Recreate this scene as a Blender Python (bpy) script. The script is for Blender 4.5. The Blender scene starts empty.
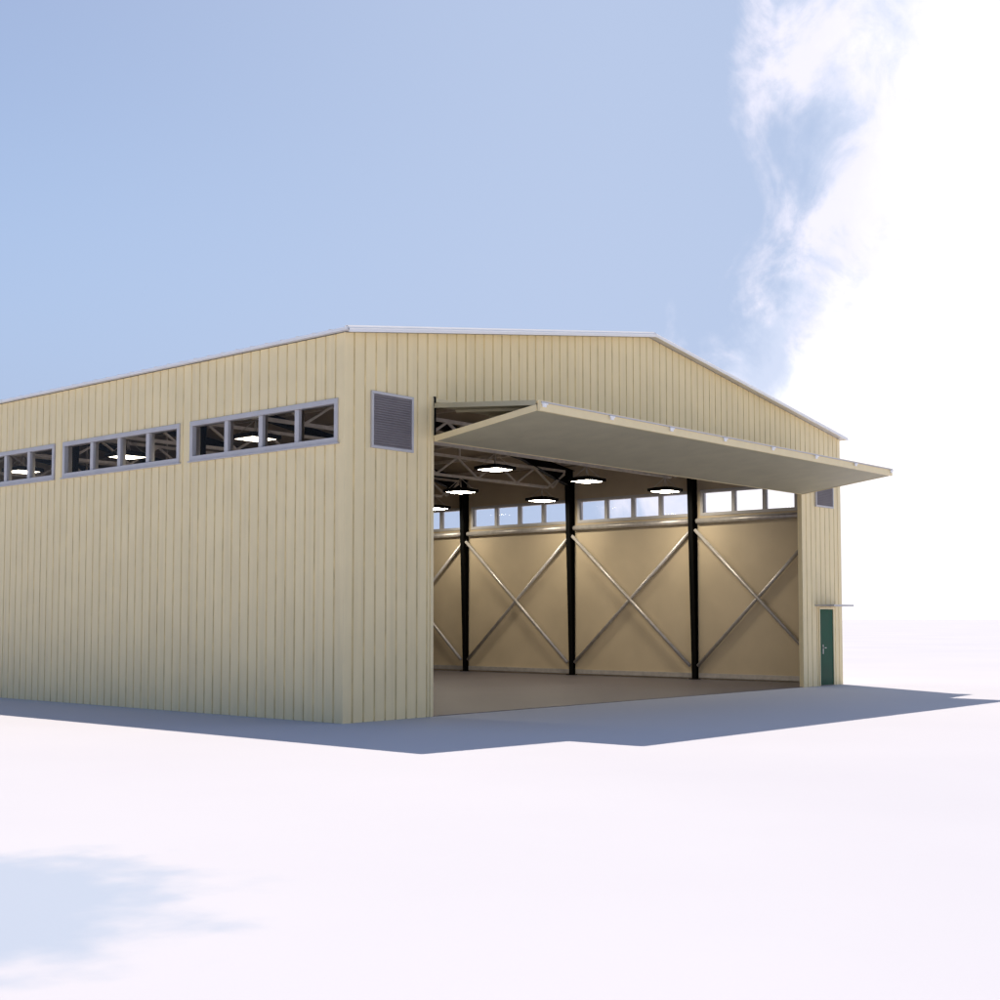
import bpy, bmesh, math, random
from mathutils import Vector, Matrix
random.seed(4)
C = bpy.context.scene
COL = C.collection
R = math.radians

# ------------------------------------------------------------------ dimensions (metres)
W = 18.98            # width of the gable front
BAY = 4.77           # frame spacing
NB = 6
L = 0.15 + BAY * NB  # length of the hangar
EAVE = 6.98
SL = 0.151           # roof slope
OX0, OX1, OZ = 2.28, 16.70, 6.0      # big opening
def roofz(x): return EAVE + SL * min(x, W - x)

# ------------------------------------------------------------------ helpers
def link(o, parent=None):
    COL.objects.link(o)
    if parent is not None: o.parent = parent
    return o

class MB:
    def __init__(s): s.bm = bmesh.new()
    def quad(s, pts):
        s.bm.faces.new([s.bm.verts.new(p) for p in pts])
    def hexa(s, c):
        v = [s.bm.verts.new(p) for p in c]
        for f in ((3,2,1,0),(4,5,6,7),(0,1,5,4),(1,2,6,5),(2,3,7,6),(3,0,4,7)):
            s.bm.faces.new([v[i] for i in f])
    def box(s, x0, x1, y0, y1, z0, z1):
        s.hexa([(x0,y0,z0),(x1,y0,z0),(x1,y1,z0),(x0,y1,z0),(x0,y0,z1),(x1,y0,z1),(x1,y1,z1),(x0,y1,z1)])
    def bar(s, a, b, w, h, up=(0,0,1)):
        a = Vector(a); b = Vector(b); d = (b - a).normalized(); up = Vector(up)
        if abs(d.dot(up)) > .99: up = Vector((0,1,0))
        r = d.cross(up).normalized() * (w/2); u = r.cross(d).normalized() * (h/2)
        s.hexa([a-r-u, a+r-u, a+r+u, a-r+u, b-r-u, b+r-u, b+r+u, b-r+u])
    def tube(s, a, b, r, n=10, r2=None, smooth=True):
        a = Vector(a); b = Vector(b); d = (b - a).normalized()
        up = Vector((0,0,1)) if abs(d.z) < .95 else Vector((1,0,0))
        p = d.cross(up).normalized(); q = p.cross(d)
        r2 = r if r2 is None else r2
        A = []; B = []
        for i in range(n):
            t = 2*math.pi*i/n
            A.append(s.bm.verts.new(a + (p*math.cos(t)+q*math.sin(t))*r))
            B.append(s.bm.verts.new(b + (p*math.cos(t)+q*math.sin(t))*r2))
        for i in range(n):
            f = s.bm.faces.new([A[i], A[(i+1)%n], B[(i+1)%n], B[i]]); f.smooth = smooth
        s.bm.faces.new(A[::-1]); s.bm.faces.new(B)
    def build(s, name, m, parent=None, bevel=0, label=None):
        bmesh.ops.recalc_face_normals(s.bm, faces=s.bm.faces[:])
        me = bpy.data.meshes.new(name); s.bm.to_mesh(me); s.bm.free()
        me.materials.append(m)
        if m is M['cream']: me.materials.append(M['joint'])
        o = bpy.data.objects.new(name, me); link(o, parent)
        if bevel:
            b = o.modifiers.new('bevel', 'BEVEL'); b.width = bevel; b.segments = 2; b.limit_method = 'ANGLE'
        if label: o['label'] = label
        return o

def empty(name, loc=(0,0,0), parent=None):
    o = bpy.data.objects.new(name, None); o.empty_display_size = .3; o.location = loc
    return link(o, parent)
def tag(o, label=None, cat=None, group=None, kind=None):
    for k, v in (('label',label),('category',cat),('group',group),('kind',kind)):
        if v: o[k] = v
    return o

# ------------------------------------------------------------------ materials
def mat(name, col, rough=.5, metal=0., var=.06, scale=3., bump=0., bscale=40., streak=0., spec=.5, dirt=None, coat=0.):
    m = bpy.data.materials.new(name); m.use_nodes = True
    nt = m.node_tree; N = nt.nodes; b = N['Principled BSDF']
    b.inputs['Metallic'].default_value = metal
    b.inputs['Specular IOR Level'].default_value = spec
    tc = N.new('ShaderNodeTexCoord')
    n1 = N.new('ShaderNodeTexNoise'); n1.inputs['Scale'].default_value = scale; n1.inputs['Detail'].default_value = 6
    nt.links.new(tc.outputs['Object'], n1.inputs['Vector'])
    ramp = N.new('ShaderNodeMapRange'); ramp.inputs['From Min'].default_value = .3; ramp.inputs['From Max'].default_value = .7
    ramp.inputs['To Min'].default_value = 1 - var; ramp.inputs['To Max'].default_value = 1 + var
    nt.links.new(n1.outputs['Fac'], ramp.inputs['Value'])
    mul = N.new('ShaderNodeVectorMath'); mul.operation = 'SCALE'; mul.inputs[0].default_value = col
    nt.links.new(ramp.outputs['Result'], mul.inputs['Scale'])
    out = mul.outputs['Vector']
    if streak:
        mp = N.new('ShaderNodeMapping'); mp.inputs['Scale'].default_value = (7, 7, .25)
        nt.links.new(tc.outputs['Object'], mp.inputs['Vector'])
        n2 = N.new('ShaderNodeTexNoise'); n2.inputs['Scale'].default_value = 1.0; n2.inputs['Detail'].default_value = 5
        nt.links.new(mp.outputs['Vector'], n2.inputs['Vector'])
        r2 = N.new('ShaderNodeMapRange'); r2.inputs['From Min'].default_value = .5; r2.inputs['From Max'].default_value = .8
        r2.inputs['To Min'].default_value = 0; r2.inputs['To Max'].default_value = streak
        nt.links.new(n2.outputs['Fac'], r2.inputs['Value'])
        mx = N.new('ShaderNodeMix'); mx.data_type = 'RGBA'
        nt.links.new(r2.outputs['Result'], mx.inputs['Factor'])
        nt.links.new(out, mx.inputs[6]); mx.inputs[7].default_value = (*(dirt or tuple(c*.6 for c in col)), 1)
        out = mx.outputs[2]
    nt.links.new(out, b.inputs['Base Color'])
    r3 = N.new('ShaderNodeMapRange'); r3.inputs['To Min'].default_value = max(0, rough-.08); r3.inputs['To Max'].default_value = min(1, rough+.08)
    nt.links.new(n1.outputs['Fac'], r3.inputs['Value']); nt.links.new(r3.outputs['Result'], b.inputs['Roughness'])
    if bump:
        n4 = N.new('ShaderNodeTexNoise'); n4.inputs['Scale'].default_value = bscale; n4.inputs['Detail'].default_value = 4
        nt.links.new(tc.outputs['Object'], n4.inputs['Vector'])
        bp = N.new('ShaderNodeBump'); bp.inputs['Strength'].default_value = bump; bp.inputs['Distance'].default_value = .02
        nt.links.new(n4.outputs['Fac'], bp.inputs['Height']); nt.links.new(bp.outputs['Normal'], b.inputs['Normal'])
    return m

M = {}
M['cream']  = mat('cream_cladding', (.96,.80,.475), .5, var=.04, scale=1.2, bump=.05, bscale=3, streak=.34, dirt=(.66,.54,.31), spec=.3)
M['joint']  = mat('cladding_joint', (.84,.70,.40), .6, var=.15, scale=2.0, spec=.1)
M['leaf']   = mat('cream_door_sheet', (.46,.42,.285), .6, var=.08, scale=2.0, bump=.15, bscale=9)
M['flash']  = mat('cream_flashing', (.90,.75,.44), .4, var=.04)
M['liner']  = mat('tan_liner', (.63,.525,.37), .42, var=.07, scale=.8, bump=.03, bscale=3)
M['soffit'] = mat('brown_roof_liner', (.36,.29,.20), .6, var=.12, scale=1.5)
M['white']  = mat('white_trim', (.95,.95,.95), .4, var=.02)
M['roof']   = mat('light_roof_sheet', (.62,.62,.64), .35, var=.05)
M['frame']  = mat('grey_lavender_frame', (.56,.545,.55), .4, var=.05)
M['louvre'] = mat('dark_louvre', (.27,.24,.245), .5, var=.1)
M['black']  = mat('black_steel', (.004,.004,.004), .6, var=.1, spec=.1)
M['steel']  = mat('galvanised_steel', (.62,.59,.57), .38, metal=.4, var=.12, scale=6)
M['truss']  = mat('grey_truss_steel', (.70,.64,.56), .45, metal=.3, var=.12, scale=6)
M['green']  = mat('green_door', (.006,.08,.042), .5, var=.12, scale=4, spec=.15)
M['chrome'] = mat('satin_steel', (.45,.45,.45), .35, metal=1., var=.03)
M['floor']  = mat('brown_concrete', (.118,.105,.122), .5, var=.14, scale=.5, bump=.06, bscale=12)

# glass
g = bpy.data.materials.new('window_glass'); g.use_nodes = True
b = g.node_tree.nodes['Principled BSDF']; b.inputs['Transmission Weight'].default_value = 1; b.inputs['Roughness'].default_value = 0
b.inputs['IOR'].default_value = 1.1; b.inputs['Base Color'].default_value = (.99,.995,1,1)
M['glass'] = g

# lit lamp diffuser
e = bpy.data.materials.new('lit_diffuser'); e.use_nodes = True
b = e.node_tree.nodes['Principled BSDF']; b.inputs['Base Color'].default_value = (.8,.8,.8,1)
b.inputs['Emission Color'].default_value = (1,.89,.70,1); b.inputs['Emission Strength'].default_value = 50
M['lamp'] = e

# ground: pale, nearly white apron; a pale blue patch in the near left corner
def ground_mat():
    m = bpy.data.materials.new('pale_ground'); m.use_nodes = True
    nt = m.node_tree; N = nt.nodes; b = N['Principled BSDF']
    tc = N.new('ShaderNodeTexCoord')
    n1 = N.new('ShaderNodeTexNoise'); n1.inputs['Scale'].default_value = .12; n1.inputs['Detail'].default_value = 8
    nt.links.new(tc.outputs['Object'], n1.inputs['Vector'])
    cr = N.new('ShaderNodeValToRGB')
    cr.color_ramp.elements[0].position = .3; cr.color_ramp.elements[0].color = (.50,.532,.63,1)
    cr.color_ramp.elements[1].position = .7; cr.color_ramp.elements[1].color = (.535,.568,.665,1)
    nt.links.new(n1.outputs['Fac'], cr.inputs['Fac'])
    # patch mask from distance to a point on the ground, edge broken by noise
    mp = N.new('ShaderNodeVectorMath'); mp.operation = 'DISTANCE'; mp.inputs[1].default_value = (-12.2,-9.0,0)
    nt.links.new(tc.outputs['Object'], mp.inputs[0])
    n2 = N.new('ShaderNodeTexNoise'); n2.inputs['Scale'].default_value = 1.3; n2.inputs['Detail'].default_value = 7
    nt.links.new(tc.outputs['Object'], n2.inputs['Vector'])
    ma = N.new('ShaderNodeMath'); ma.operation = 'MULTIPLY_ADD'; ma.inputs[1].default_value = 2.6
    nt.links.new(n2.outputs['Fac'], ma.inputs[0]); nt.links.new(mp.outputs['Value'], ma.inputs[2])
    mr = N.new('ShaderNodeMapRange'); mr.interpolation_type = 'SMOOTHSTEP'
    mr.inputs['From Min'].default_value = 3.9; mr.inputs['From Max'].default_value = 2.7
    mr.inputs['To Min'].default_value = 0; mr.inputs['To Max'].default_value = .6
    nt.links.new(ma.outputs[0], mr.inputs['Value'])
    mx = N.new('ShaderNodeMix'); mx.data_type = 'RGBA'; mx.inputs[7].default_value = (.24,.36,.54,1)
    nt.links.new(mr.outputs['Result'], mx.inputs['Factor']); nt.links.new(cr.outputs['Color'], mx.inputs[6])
    nt.links.new(mx.outputs[2], b.inputs['Base Color'])
    b.inputs['Roughness'].default_value = .85; b.inputs['Specular IOR Level'].default_value = .2
    n3 = N.new('ShaderNodeTexNoise'); n3.inputs['Scale'].default_value = 25; n3.inputs['Detail'].default_value = 5
    nt.links.new(tc.outputs['Object'], n3.inputs['Vector'])
    bp = N.new('ShaderNodeBump'); bp.inputs['Strength'].default_value = .12; bp.inputs['Distance'].default_value = .01
    nt.links.new(n3.outputs['Fac'], bp.inputs['Height']); nt.links.new(bp.outputs['Normal'], b.inputs['Normal'])
    return m
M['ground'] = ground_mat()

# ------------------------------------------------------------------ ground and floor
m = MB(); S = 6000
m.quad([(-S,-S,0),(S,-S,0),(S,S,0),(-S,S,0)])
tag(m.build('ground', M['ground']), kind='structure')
m = MB(); m.box(.02, W-.02, .02, L-.02, -.1, .012)
tag(m.build('floor', M['floor']), kind='structure')

# ------------------------------------------------------------------ the hangar
H = tag(empty('hangar'), 'cream ribbed metal hangar with low gabled roof and open folding front door', 'hangar')
PITCH = .27; GW = .042; GD = .024

def cladding(mb, u0, u1, ztop, holes, place, off=0.):
    """vertical panels with narrow V joints. place(u, d, z) -> xyz, d = depth inwards. holes = (ua,ub,za,zb)"""
    br = {u0: 0., u1: 0.}
    k = math.ceil((u0 - off)/PITCH)
    while off + k*PITCH < u1:
        c = off + k*PITCH
        for du, d in ((-GW/2, 0.), (-.004, GD), (.004, GD), (GW/2, 0.)):
            if u0 < c+du < u1: br[c+du] = d
        k += 1
    keys = sorted(br)
    def dep(u):
        for a, b_ in zip(keys, keys[1:]):
            if a <= u <= b_:
                return br[a] + (br[b_]-br[a])*(u-a)/max(b_-a, 1e-9)
        return 0.
    extra = [h[0] for h in holes] + [h[1] for h in holes] + [W/2]
    for x in extra:
        if u0 < x < u1 and all(abs(x-kk) > 1e-4 for kk in keys): br[x] = dep(x)
    keys2 = sorted(br)
    for a, b_ in zip(keys2, keys2[1:]):
        mid = (a+b_)/2; segs = [(0., None)]
        cuts = sorted([(h[2], h[3]) for h in holes if h[0] < mid < h[1]])
        segs = []; z = 0.
        for za, zb in cuts:
            if za > z + 1e-4: segs.append((z, za))
            z = zb
        segs.append((z, None))
        for za, zb in segs:
            ta = ztop(a) if zb is None else zb; tb = ztop(b_) if zb is None else zb
            mb.quad([place(a, br[a], za), place(b_, br[b_], za), place(b_, br[b_], tb), place(a, br[a], ta)])
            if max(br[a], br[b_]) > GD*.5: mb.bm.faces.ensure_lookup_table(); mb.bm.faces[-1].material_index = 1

def liner(mb, us, ztop, holes, place, d0, d1):
    """solid inner lining: boxes between depths d0 and d1"""
    for a, b_ in zip(us, us[1:]):
        mid = (a+b_)/2; z = 0.; segs = []
        for za, zb in sorted([(h[2], h[3]) for h in holes if h[0] < mid < h[1]]):
            if za > z + 1e-4: segs.append((z, za, za))
            z = zb
        segs.append((z, ztop(a), ztop(b_)))
        for z0, ta, tb in segs:
            mb.hexa([place(a,d0,z0),place(b_,d0,z0),place(b_,d1,z0),place(a,d1,z0),
                     place(a,d0,ta),place(b_,d0,tb),place(b_,d1,tb),place(a,d1,ta)])

# front gable wall
JB = .08
DX0, DX1, DZ = 17.66, 18.44, 2.12
fh = [(OX0-JB, OX1+JB, 0, OZ+JB), (DX0-.05, DX1+.05, 0, DZ+.05)]
pf = lambda u, d, z: (u, d, z)
m = MB(); cladding(m, 0, W, roofz, fh, pf, off=-.04)
wall = m.build('wall', M['cream'], H, label='cream ribbed gable front wall round the big opening')
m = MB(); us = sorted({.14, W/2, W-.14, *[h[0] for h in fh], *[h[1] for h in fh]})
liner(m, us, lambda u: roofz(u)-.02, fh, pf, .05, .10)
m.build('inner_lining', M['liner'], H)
# rear wall
pr = lambda u, d, z: (u, L-d, z)
m = MB(); cladding(m, 0, W, roofz, [], pr)
m.build('wall', M['cream'], H, label='plain cream ribbed rear wall')
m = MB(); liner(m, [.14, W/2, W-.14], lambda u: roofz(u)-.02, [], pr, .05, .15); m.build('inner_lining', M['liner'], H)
# side walls and their windows
WZ0, WZ1 = 5.03, 5.79
wins = [(.18+BAY*k, .18+BAY*k+4.38) for k in range(NB)]
sh = [(a, b_, WZ0, WZ1) for a, b_ in wins]
for side in (0, 1):
    pl = (lambda u, d, z: (d, u, z)) if side == 0 else (lambda u, d, z: (W-d, u, z))
    m = MB(); cladding(m, 0, L, lambda u: EAVE, sh, pl, off=-.02)
    m.build('wall', M['cream'], H, label=('left' if side == 0 else 'right') + ' cream ribbed long side wall under the eaves')
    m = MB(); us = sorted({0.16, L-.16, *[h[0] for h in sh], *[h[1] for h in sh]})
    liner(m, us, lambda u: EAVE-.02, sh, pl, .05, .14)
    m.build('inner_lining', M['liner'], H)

def box_of(mb, pl, u0, u1, d0, d1, z0, z1):
    c = [(u0,d0,z0),(u1,d0,z0),(u1,d1,z0),(u0,d1,z0),(u0,d0,z1),(u1,d0,z1),(u1,d1,z1),(u0,d1,z1)]
    mb.hexa([pl(*p) for p in c])

def window(pl, u0, u1, name_label=None):
    w = empty('window', pl(u0, 0, WZ0), H)
    if name_label: w['label'] = name_label
    P = Vector(pl(u0, 0, WZ0))
    q = lambda u, d, z: tuple(Vector(pl(u, d, z)) - P)
    m = MB(); F = .075; D0, D1 = -.03, .17
    box_of(m, q, u0-.02, u1+.02, D0, D1, WZ0-.02, WZ0+F)          # sill member
    box_of(m, q, u0-.02, u1+.02, D0, D1, WZ1-F, WZ1+.02)          # head member
    box_of(m, q, u0-.02, u0+F, D0+.002, D1-.002, WZ0+F, WZ1-F)
    box_of(m, q, u1-F, u1+.02, D0+.002, D1-.002, WZ0+F, WZ1-F)
    n = 4; s = (u1-u0-2*F)/n
    for k in range(1, n):
        c = u0+F+s*k; box_of(m, q, c-.06, c+.06, D0+.03, D1-.03, WZ0+F, WZ1-F)
    box_of(m, q, u0-.05, u1+.05, D0-.03, -.0, WZ0-.05, WZ0-.022)  # drip edge
    m.build('window_frame', M['frame'], w, bevel=.006)
    m = MB()
    for k in range(n):
        a = u0+F+s*k + (.058 if k else -.004); b_ = u0+F+s*(k+1) - (.058 if k < n-1 else -.004)
        box_of(m, q, a, b_, .07, .076, WZ0+F-.004, WZ1-F+.004)
    m.build('pane', M['glass'], w)
for k, (a, b_) in enumerate(wins):
    window(lambda u, d, z: (d, u, z), a, b_)
for k, (a, b_) in enumerate(wins):
    window(lambda u, d, z: (W-d, u, z), a, b_)

# roof
m = MB(); OV = .20
xs = [-.10, W/2, W+.11]
def rz(x): return EAVE + .012 + SL*min(x, W-x)
for xa, xb in zip(xs, xs[1:]):
    za, zb = rz(xa), rz(xb)
    m.hexa([(xa,-OV,za),(xb,-OV,zb),(xb,L+OV,zb),(xa,L+OV,za),(xa,-OV,za+.06),(xb,-OV,zb+.06),(xb,L+OV,zb+.06),(xa,L+OV,za+.06)])
y = -.12
while y < L+.15:                                             # standing seams running down the slope
    for xa, xb in zip(xs, xs[1:]):
        m.bar((xa+.01,y,rz(xa)+.062), (xb,y,rz(xb)+.062), .03, .05)
    y += .45
roof = m.build('roof', M['roof'], H)
m = MB()
for xa, xb in zip(xs, xs[1:]):
    za, zb = rz(xa), rz(xb)
    # folded verge trim: short vertical lip, then a face sloping back on to the roof
    prof = [(-OV-.035, -.035), (-OV-.035, .02), (-OV+.05, .095), (-OV+.10, .095), (-OV+.10, .062), (-OV-.002, .059), (-OV-.002, -.035)]
    A = [m.bm.verts.new((xa, y_, za+z_)) for y_, z_ in prof]; B = [m.bm.verts.new((xb, y_, zb+z_)) for y_, z_ in prof]
    for q in range(len(prof)):
        m.bm.faces.new([A[q], B[q], B[(q+1)%len(prof)], A[(q+1)%len(prof)]])
    m.bm.faces.new(A[::-1]); m.bm.faces.new(B)
m.build('fascia', M['white'], roof)
m = MB(); m.tube((W/2,-OV+.11,rz(W/2)+.045),(W/2,L+OV,rz(W/2)+.045),.05,8); m.build('ridge_cap', M['roof'], roof)
m = MB()
m.box(-.13,-.102,-OV,L+OV,rz(-.1)+.015,rz(-.1)+.06)
m.build('eaves_trim', M['white'], roof, label='thin eaves trim along the long left side')
m = MB(); m.box(W+.112,W+.14,-OV,L+OV,rz(-.1)-.015,rz(-.1)+.04); m.build('eaves_trim', M['flash'], roof)
# ceiling lining under the sheets
m = MB()
for xa, xb in ((.15, W/2), (W/2, W-.15)):
    za, zb = roofz(xa)-.09, roofz(xb)-.09
    m.hexa([(xa,.16,za),(xb,.16,zb),(xb,L-.16,zb),(xa,L-.16,za),(xa,.16,za+.04),(xb,.16,zb+.04),(xb,L-.16,zb+.04),(xa,L-.16,za+.04)])
m.build('ceiling_lining', M['soffit'], H)
for k in range(12):
    x = .8 + k*(W-1.6)/11; z = roofz(x)-.16
    m = MB(); m.box(x-.035,x+.035,.16,L-.16,z-.07,z+.03); m.build('purlin', M['truss'], H)

# corner flashings
for (cx, sx) in ((0, 1), (W, -1)):
    for (cy, sy) in ((0, 1), (L, -1)):
        m = MB(); t = .012; w_ = .17
        xa, xb = sorted((cx-sx*t, cx+sx*w_)); ya, yb = sorted((cy-sy*t, cy+sy*.002))
        zt = EAVE + (.0 if True else 0)
        m.box(xa, xb, ya, yb, 0, zt)
        xa, xb = sorted((cx-sx*t, cx-sx*.001)); ya, yb = sorted((cy+sy*.003, cy+sy*.03))
        m.box(xa, xb, ya, yb, 0, zt)
        m.build('corner_flashing', M['cream'], H)

# jambs and lintel of the big opening
m = MB(); m.box(OX0-JB, OX0, -.02, .115, 0, OZ-.001); m.build('door_jamb', M['flash'], H, bevel=.006)
m = MB(); m.box(OX1, OX1+JB, -.02, .115, 0, OZ-.001); m.build('door_jamb', M['flash'], H, bevel=.006)
m = MB(); m.box(OX0-JB, OX1+JB, -.02, .115, OZ, OZ+JB); m.build('lintel', M['flash'], H, bevel=.006)

# louvred vents
def vent(x0, x1, z0, z1, label):
    v = empty('louvre_vent', (x0, 0, z0), H); v['label'] = label
    w_, h_ = x1-x0, z1-z0; f = .05
    m = MB()
    m.box(0, w_, -.05, .0, 0, f); m.box(0, w_, -.05, .0, h_-f, h_)
    m.box(0, f, -.048, 0, f, h_-f); m.box(w_-f, w_, -.048, 0, f, h_-f)
    m.build('vent_frame', M['frame'], v, bevel=.005)
    m = MB(); n = 21; s = (h_-2*f)/n
    m.box(f, w_-f, -.012, -.004, f, h_-f)
    for k in range(n):
        z = f + s*k
        m.hexa([(f,-.046,z+.004),(w_-f,-.046,z+.004),(w_-f,-.040,z),(f,-.040,z),
                (f,-.022,z+s*.95),(w_-f,-.022,z+s*.95),(w_-f,-.014,z+s*.95),(f,-.014,z+s*.95)])
    m.build('slats', M['louvre'], v)
vent(.63, 1.71, 4.96, 6.01, 'louvred vent in grey frame beside the front left corner')
vent(17.48, 18.52, 4.96, 6.01, 'louvred vent half hidden by the raised door above the green door')

# green personnel door
d = empty('personnel_door', (DX0, 0, 0), H); d['label'] = 'narrow dark green door with pale handle in the right pier'
dw = DX1-DX0
m = MB()
m.box(-.05, .0, -.025, .14, 0, DZ); m.box(dw, dw+.05, -.025, .14, 0, DZ); m.box(-.05, dw+.05, -.027, .14, DZ, DZ+.05)
m.build('door_frame', M['flash'], d, bevel=.004)
m = MB(); m.box(.004, dw-.004, -.004, .04, .02, DZ-.004)
lf = m.build('door_leaf', M['green'], d, bevel=.004)
m = MB(); m.box(.16,.195,-.014,-.004,.88,1.14); m.tube((.178,-.012,1.05),(.178,-.06,1.05),.009,8); m.bar((.165,-.06,1.05),(.27,-.06,1.05),.016,.02)
m.build('handle', M['chrome'], d, bevel=.002)
m = MB(); m.box(0, dw, -.03, .13, .013, .019) ; m.build('threshold', M['chrome'], d)
a = empty('awning', (17.42, 0, 2.2), H); a['label'] = 'thin grey flat awning over the green door'
m = MB(); m.box(0, 1.18, -.57, -.001, 0, .045); m.build('awning_slab', M['frame'], a, bevel=.004)

# folding hangar door, raised
D = empty('folding_door', (OX0, 0, OZ), H); D['label'] = 'raised two leaf folding door jutting out over the opening'
FW = OX1-OX0-.02
FY = -2.6
def leaf(y0, z0, y1, z1, th):
    """one leaf from (y0,z0) to (y1,z1) in the YZ plane, z relative to OZ; thickness downwards"""
    m = MB()
    a = Vector((0, y0, z0)); b_ = Vector((0, y1, z1)); dr = (b_-a).normalized(); n = Vector((0, -dr.z, dr.y))
    if n.z < 0: n = -n
    o = -n*th; x0, x1 = .01, .01+FW
    P = lambda x, v: (x, v.y, v.z)
    m.hexa([P(x0,a),P(x1,a),P(x1,b_),P(x0,b_),P(x0,a+o),P(x1,a+o),P(x1,b_+o),P(x0,b_+o)])
    return m
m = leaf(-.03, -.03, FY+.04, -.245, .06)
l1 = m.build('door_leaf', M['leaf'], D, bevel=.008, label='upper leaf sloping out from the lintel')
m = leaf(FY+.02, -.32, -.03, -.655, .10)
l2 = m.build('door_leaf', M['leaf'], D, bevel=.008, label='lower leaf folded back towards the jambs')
for nm, par, (y0, z0, y1, z1), hh in (('edge_trim', l1, (-.04,-.07,FY+.05,-.285), .09), ('edge_trim', l2, (FY+.03,-.375,-.03,-.71), .115)):
    for x in (-.006, FW+.012):
        m = MB(); m.bar((x+.005, y0, z0), (x+.005, y1, z1), .016, hh); m.build(nm, M['flash'] if par is l2 else M['leaf'], par)
m = MB(); m.box(.01, FW+.01, -.028, -.012, -.76, -.645); m.build('edge_trim', M['flash'], l2)
# stiffeners under the upper leaf
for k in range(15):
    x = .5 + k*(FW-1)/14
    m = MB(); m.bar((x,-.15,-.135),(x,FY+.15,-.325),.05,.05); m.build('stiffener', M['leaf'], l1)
m = MB(); m.box(.0, FW+.02, FY-.05, FY+.015, -.44, -.25)
nose = m.build('fold_rail', M['flash'], D, bevel=.008)
m = MB(); m.box(.02, FW, FY-.075, FY-.052, -.29, -.265); m.build('seal_strip', M['frame'], D)
for k in range(8):
    x = .10 + k*(FW-.18)/7
    hb = MB()
    hb.box(x-.05, x+.05, FY-.08, FY-.052, -.37, -.32)
    hb.tube((x-.08, FY-.078, -.31), (x+.08, FY-.078, -.31), .018, 10)
    hb.build('hinge', M['white'], D, bevel=.004)
for x in (-.004, FW+.024):                                    # guides at the jambs
    m = MB(); m.box(x-.0, x+.0+.03, -.05, .0, -.72, .10); m.build('guide_rail', M['black'], D)

# portal frames: tapered black columns, black rafters, flat steel lattice girders
TZ0, TZ1 = 6.12, 6.71
for k in range(0, NB+1):
    Y = BAY*k if k else .30
    if k == NB: Y = L-.35
    for side in (0, 1):
        sx = 1 if side == 0 else -1
        xo = .16 if side == 0 else W-.16
        fr = .08                                              # flange half width
        m = MB()
        wb, wt = .11, .32
        # outer flange, inner flange (slanted), web
        def hx(x0a, x1a, x0b, x1b, yh):
            m.hexa([(x0a,Y-yh,.014),(x1a,Y-yh,.014),(x1a,Y+yh,.014),(x0a,Y+yh,.014),
                    (x0b,Y-yh,6.45),(x1b,Y-yh,6.45),(x1b,Y+yh,6.45),(x0b,Y+yh,6.45)])
        hx(xo, xo+sx*.016, xo, xo+sx*.016, fr)
        hx(xo+sx*wb, xo+sx*(wb+.016), xo+sx*wt, xo+sx*(wt+.016), fr)
        hx(xo+sx*.0165, xo+sx*(wb-.0005), xo+sx*.0165, xo+sx*(wt-.0005), .007)
        c = m.build('column', M['black'], H)
        m = MB()
        xa, xb = sorted((xo-sx*.0, xo+sx*(wb+.10))); m.box(xa, xb, Y-.15, Y+.15, .0125, .035)
        m.build('base_plate', M['black'], c)
        # rafter: deep haunch at the eaves tapering to the middle of the half span
        m = MB(); x0 = xo; x1 = xo+sx*2.6; x2 = W/2
        def rtop(x): return roofz(x)-.24
        def seg(xa, ha, xb, hb_):
            za, zb = rtop(xa), rtop(xb)
            for yh, t0, t1, o0 in ((.09, 0, .016, 0), ):
                m.hexa([(xa,Y-yh,za-.016),(xb,Y-yh,zb-.016),(xb,Y+yh,zb-.016),(xa,Y+yh,za-.016),
                        (xa,Y-yh,za),(xb,Y-yh,zb),(xb,Y+yh,zb),(xa,Y+yh,za)])
                m.hexa([(xa,Y-yh,za-ha),(xb,Y-yh,zb-hb_),(xb,Y+yh,zb-hb_),(xa,Y+yh,za-ha),
                        (xa,Y-yh,za-ha+.016),(xb,Y-yh,zb-hb_+.016),(xb,Y+yh,zb-hb_+.016),(xa,Y+yh,za-ha+.016)])
            m.hexa([(xa,Y-.007,za-ha+.017),(xb,Y-.007,zb-hb_+.017),(xb,Y+.007,zb-hb_+.017),(xa,Y+.007,za-ha+.017),
                    (xa,Y-.007,za-.017),(xb,Y-.007,zb-.017),(xb,Y+.007,zb-.017),(xa,Y+.007,za-.017)])
        seg(x0, .60, x1, .26); seg(x1, .26, x2, .26)
        m.build('rafter', M['black'], H)
    if k == 0 or k == NB: continue
    # lattice girder
    m = MB(); g0, g1 = .60, W-.60
    m.bar((g0,Y,TZ1),(g1,Y,TZ1),.08,.08); m.bar((g0+.5,Y,TZ0),(g1-.9,Y,TZ0),.08,.08)
    n0 = 12.27-1.825*6; k2 = 0
    while True:
        xb = n0 + 1.825*k2; xt = xb+.91
        if xb > g1-.6: break
        if xb > g0+.5:
            m.bar((xb,Y,TZ0+.02),(min(xt,g1),Y,TZ1-.02),.055,.055)
            if xb-.91 > g0: m.bar((xb,Y,TZ0+.02),(xb-.91,Y,TZ1-.02),.055,.055)
        k2 += 1
    m.bar((g1-.9,Y,TZ0),(g1,Y,TZ1-.1),.05,.05); m.bar((g0+.5,Y,TZ0),(g0,Y,TZ1-.1),.05,.05)
    for x in (W*.3, W*.5, W*.7):
        m.bar((x,Y,TZ1+.035),(x,Y,rtop(x)-.265),.05,.05)
    m.build('lattice_girder', M['truss'], H)

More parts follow.
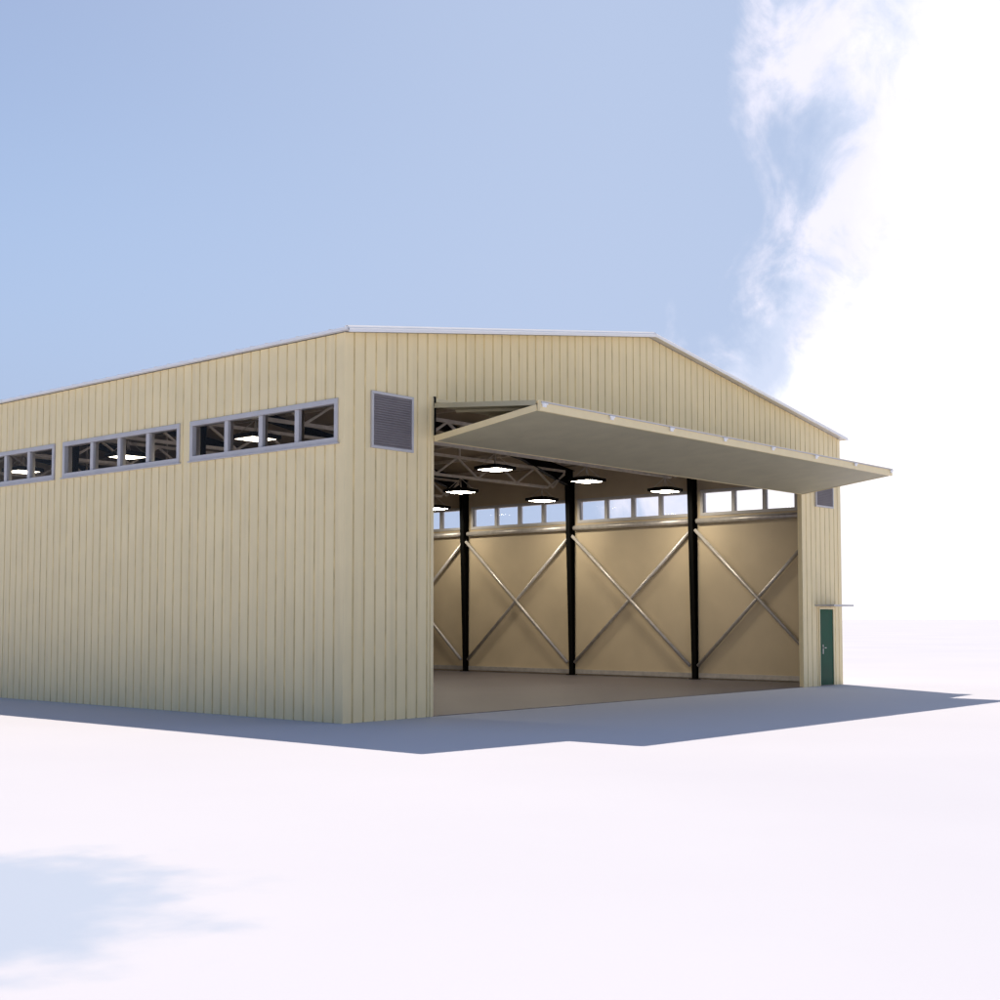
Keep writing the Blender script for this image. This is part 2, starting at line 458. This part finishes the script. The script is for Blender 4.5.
# longitudinal girts, base rails and crossed bracing on both side walls
for side in (0, 1):
    sx = 1 if side == 0 else -1
    X = lambda d: (d if side == 0 else W-d)
    for k in range(NB):
        ya = (BAY*k if k else .30)+.11; yb = (BAY*(k+1) if k < NB-1 else L-.35)-.11
        m = MB(); m.tube((X(.24),ya,4.86),(X(.24),yb,4.85),.082,16); m.build('wall_rail', M['steel'], H)
        m = MB(); xa, xb = sorted((X(.142), X(.20))); m.box(xa,xb,ya,yb,.06,.20); m.build('base_rail', M['steel'], H)
        m = MB(); m.tube((X(.24),ya,4.58),(X(.24),yb,.42),.054,12); m.build('brace', M['steel'], H)
        m = MB(); m.tube((X(.34),ya,.42),(X(.34),yb,4.58),.054,12); m.build('brace', M['steel'], H)

# ------------------------------------------------------------------ pendant lamps
def make_lamp():
    r = empty('pendant_lamp')
    s, t = .385, .24
    m = MB()
    # black square hood: rim, then a low cap
    m.hexa([(-s,-s,0),(s,-s,0),(s,s,0),(-s,s,0),(-s,-s,.085),(s,-s,.085),(s,s,.085),(-s,s,.085)])
    m.hexa([(-s+.03,-s+.03,.0855),(s-.03,-s+.03,.0855),(s-.03,s-.03,.0855),(-s+.03,s-.03,.0855),(-t,-t,.125),(t,-t,.125),(t,t,.125),(-t,t,.125)])
    m.build('lamp_housing', M['black'], r, bevel=.006)
    m = MB(); i = s-.075; j = .15
    v = [(-i,-i,-.002),(i,-i,-.002),(i,i,-.002),(-i,i,-.002)]; w_ = [(-j,-j,-.03),(j,-j,-.03),(j,j,-.03),(-j,j,-.03)]
    for q in range(4): m.quad([v[q], v[(q+1)%4], w_[(q+1)%4], w_[q]])
    m.quad(w_)
    m.build('diffuser', M['lamp'], r)
    m = MB(); top = (0,0,.42)
    for sxx, syy in ((1,1),(-1,1),(1,-1),(-1,-1)): m.tube((sxx*.30,syy*.30,.055), top, .011, 5)
    m.tube((0,0,.127), (0,0,.46), .012, 6)
    m.build('suspension_wires', M['truss'], r)
    return r
LZ = 5.66
spots = [
 (9.49, 1, 'black pendant lamp in front of the grey lattice girder, left under the raised door'),
 (13.34, 1, 'black pendant lamp hanging just right of the middle black column, close under the door edge'),
 (17.20, 1, 'black pendant lamp hanging just left of the thickest black column, under the door edge'),
 (13.34, 2, 'black pendant lamp covering the top of the leftmost black column in the opening'),
 (17.20, 2, 'black pendant lamp hanging between the two left black columns just above the small windows'),
 (17.20, 3, 'black pendant lamp partly cut off by the left edge of the big opening'),
 (1.79, 1, 'black pendant lamp seen through the side window nearest the building corner'),
 (1.79, 2, 'black pendant lamp seen through the middle one of three visible side windows'),
 (1.79, 3, 'black pendant lamp seen through the side window cut by the left picture edge'),
]
base = None
for x, k, lab in spots:
    if base is None:
        base = o = make_lamp()
    else:
        o = base.copy(); COL.objects.link(o)
        for ch in base.children:
            c = ch.copy(); COL.objects.link(c); c.parent = o
    o.location = (x, BAY*k, LZ)
    tag(o, lab, 'ceiling lamp', 'pendant lamps in the hangar')

# ------------------------------------------------------------------ light
SV = Vector((.39, .65, 1.)).normalized()
elev = math.asin(SV.z); az = math.atan2(SV.x, SV.y)       # az from +Y towards +X
sd = bpy.data.lights.new('sun', 'SUN'); sd.energy = 4.9; sd.angle = R(.5); sd.color = (1,.835,.66)
so = bpy.data.objects.new('sun', sd); COL.objects.link(so)
so.rotation_euler = SV.to_track_quat('Z', 'Y').to_euler(); so.location = (10,10,30)

wd = bpy.data.worlds.new('World'); C.world = wd; wd.use_nodes = True
nt = wd.node_tree; N = nt.nodes; bg = N['Background']
sky = N.new('ShaderNodeTexSky'); sky.sky_type = 'NISHITA'; sky.sun_disc = False
sky.sun_elevation = elev; sky.sun_rotation = az; sky.air_density = 1.0; sky.dust_density = .3; sky.ozone_density = 3.0
# clouds: a bank of broken white cloud low in the sky on the right hand side
tc = N.new('ShaderNodeTexCoord')
def math_(op, a, b_=None, c=None):
    n = N.new('ShaderNodeMath'); n.operation = op
    for i, v in enumerate((a, b_, c)):
        if v is None: continue
        if isinstance(v, (int, float)): n.inputs[i].default_value = v
        else: nt.links.new(v, n.inputs[i])
    return n.outputs[0]
def dot(v):
    n = N.new('ShaderNodeVectorMath'); n.operation = 'DOT_PRODUCT'; n.inputs[1].default_value = v
    nt.links.new(tc.outputs['Generated'], n.inputs[0]); return n.outputs['Value']
CA = R(48.85)
right = dot((math.cos(CA), -math.sin(CA), 0)); fwd = dot((math.sin(CA), math.cos(CA), 0)); up = dot((0,0,1))
nz = N.new('ShaderNodeTexNoise'); nz.inputs['Scale'].default_value = 5.5; nz.inputs['Detail'].default_value = 9; nz.inputs['Roughness'].default_value = .58
mp = N.new('ShaderNodeMapping'); mp.inputs['Scale'].default_value = (1,1,.8); mp.inputs['Location'].default_value = (.37,.1,.2)
nt.links.new(tc.outputs['Generated'], mp.inputs['Vector']); nt.links.new(mp.outputs['Vector'], nz.inputs['Vector'])
ang = math_('ARCTAN2', right, fwd)                        # angle to the right of the hangar's diagonal
def ramp_(v, a, b_, lo=0., hi=1.):
    n = N.new('ShaderNodeMapRange'); n.interpolation_type = 'SMOOTHSTEP'
    n.inputs['From Min'].default_value = a; n.inputs['From Max'].default_value = b_
    n.inputs['To Min'].default_value = lo; n.inputs['To Max'].default_value = hi
    nt.links.new(v, n.inputs['Value']); return n.outputs['Result']
def mix_(f, a, b_, mode='MIX'):
    n = N.new('ShaderNodeMix'); n.data_type = 'RGBA'; n.blend_type = mode
    for i, v in ((0, f), (6, a), (7, b_)):
        if isinstance(v, tuple): n.inputs[i].default_value = (*v, 1)
        elif isinstance(v, (int, float)): n.inputs[i].default_value = v
        else: nt.links.new(v, n.inputs[i])
    return n.outputs[2]
nf = nz.outputs['Fac']
# cloud bank extent, shaped out of view to light the front wall more than the ground: right of the hangar, not overhead, not behind the viewer
zone = math_('MULTIPLY', ramp_(ang, 1.8, 1.3), ramp_(up, .66, .46))
low = ramp_(up, .26, .08, 0., .085)
ang2 = math_('ADD', ang, low)
nz2 = N.new('ShaderNodeTexNoise'); nz2.inputs['Scale'].default_value = 13; nz2.inputs['Detail'].default_value = 8; nz2.inputs['Roughness'].default_value = .6; nz2.inputs['Distortion'].default_value = .6
nt.links.new(mp.outputs['Vector'], nz2.inputs['Vector'])
nf2 = nz2.outputs['Fac']
mixn = math_('MULTIPLY_ADD', math_('SUBTRACT', nf, .5), .34, math_('MULTIPLY', math_('SUBTRACT', nf2, .5), .16))
thin = math_('MULTIPLY', ramp_(math_('ADD', mixn, ang2), .160, .225, 0., .85), zone)
thick = math_('MULTIPLY', ramp_(math_('MULTIPLY_ADD', mixn, .7, ang2), .235, .295), zone)
veil = math_('MULTIPLY', ramp_(ang, -.50, .12, 0., .85), ramp_(ang, 1.8, 1.3))
blue = mix_(1., sky.outputs['Color'], (1.10, .96, .89), 'MULTIPLY')
c = mix_(ramp_(up, .34, .06, 0., .8), blue, (2.8, 3.5, 5.6))
c = mix_(veil, c, (4.3, 5.15, 7.0))
tone = mix_(ramp_(nf2, .40, .60), (6.0, 6.6, 8.2), (8.6, 8.3, 9.3))
c = mix_(thin, c, tone)
c = mix_(thick, c, mix_(ramp_(nf, .40, .55), (8.7, 8.6, 9.1), (10.2, 10.0, 10.3)))
nt.links.new(c, bg.inputs['Color'])
bg.inputs['Strength'].default_value = .1

# ------------------------------------------------------------------ camera
cd = bpy.data.cameras.new('camera'); cd.sensor_width = 36; cd.lens = 36*1.33096; cd.shift_y = .041618
cd.clip_start = .1; cd.clip_end = 20000
co = bpy.data.objects.new('camera', cd); COL.objects.link(co)
co.location = (-15.952, -17.627, 1.840); co.rotation_euler = (math.pi/2 + .05829, 0, -.85267)
C.camera = co
C.view_settings.view_transform = 'Standard'; C.view_settings.look = 'None'; C.view_settings.gamma = 1
C.view_settings.exposure = 0.26
C.render.resolution_x = C.render.resolution_y = 1024
C.cycles.max_bounces = 10; C.cycles.diffuse_bounces = 6; C.cycles.caustics_refractive = False; C.cycles.caustics_reflective = False
C.cycles.sample_clamp_indirect = 6
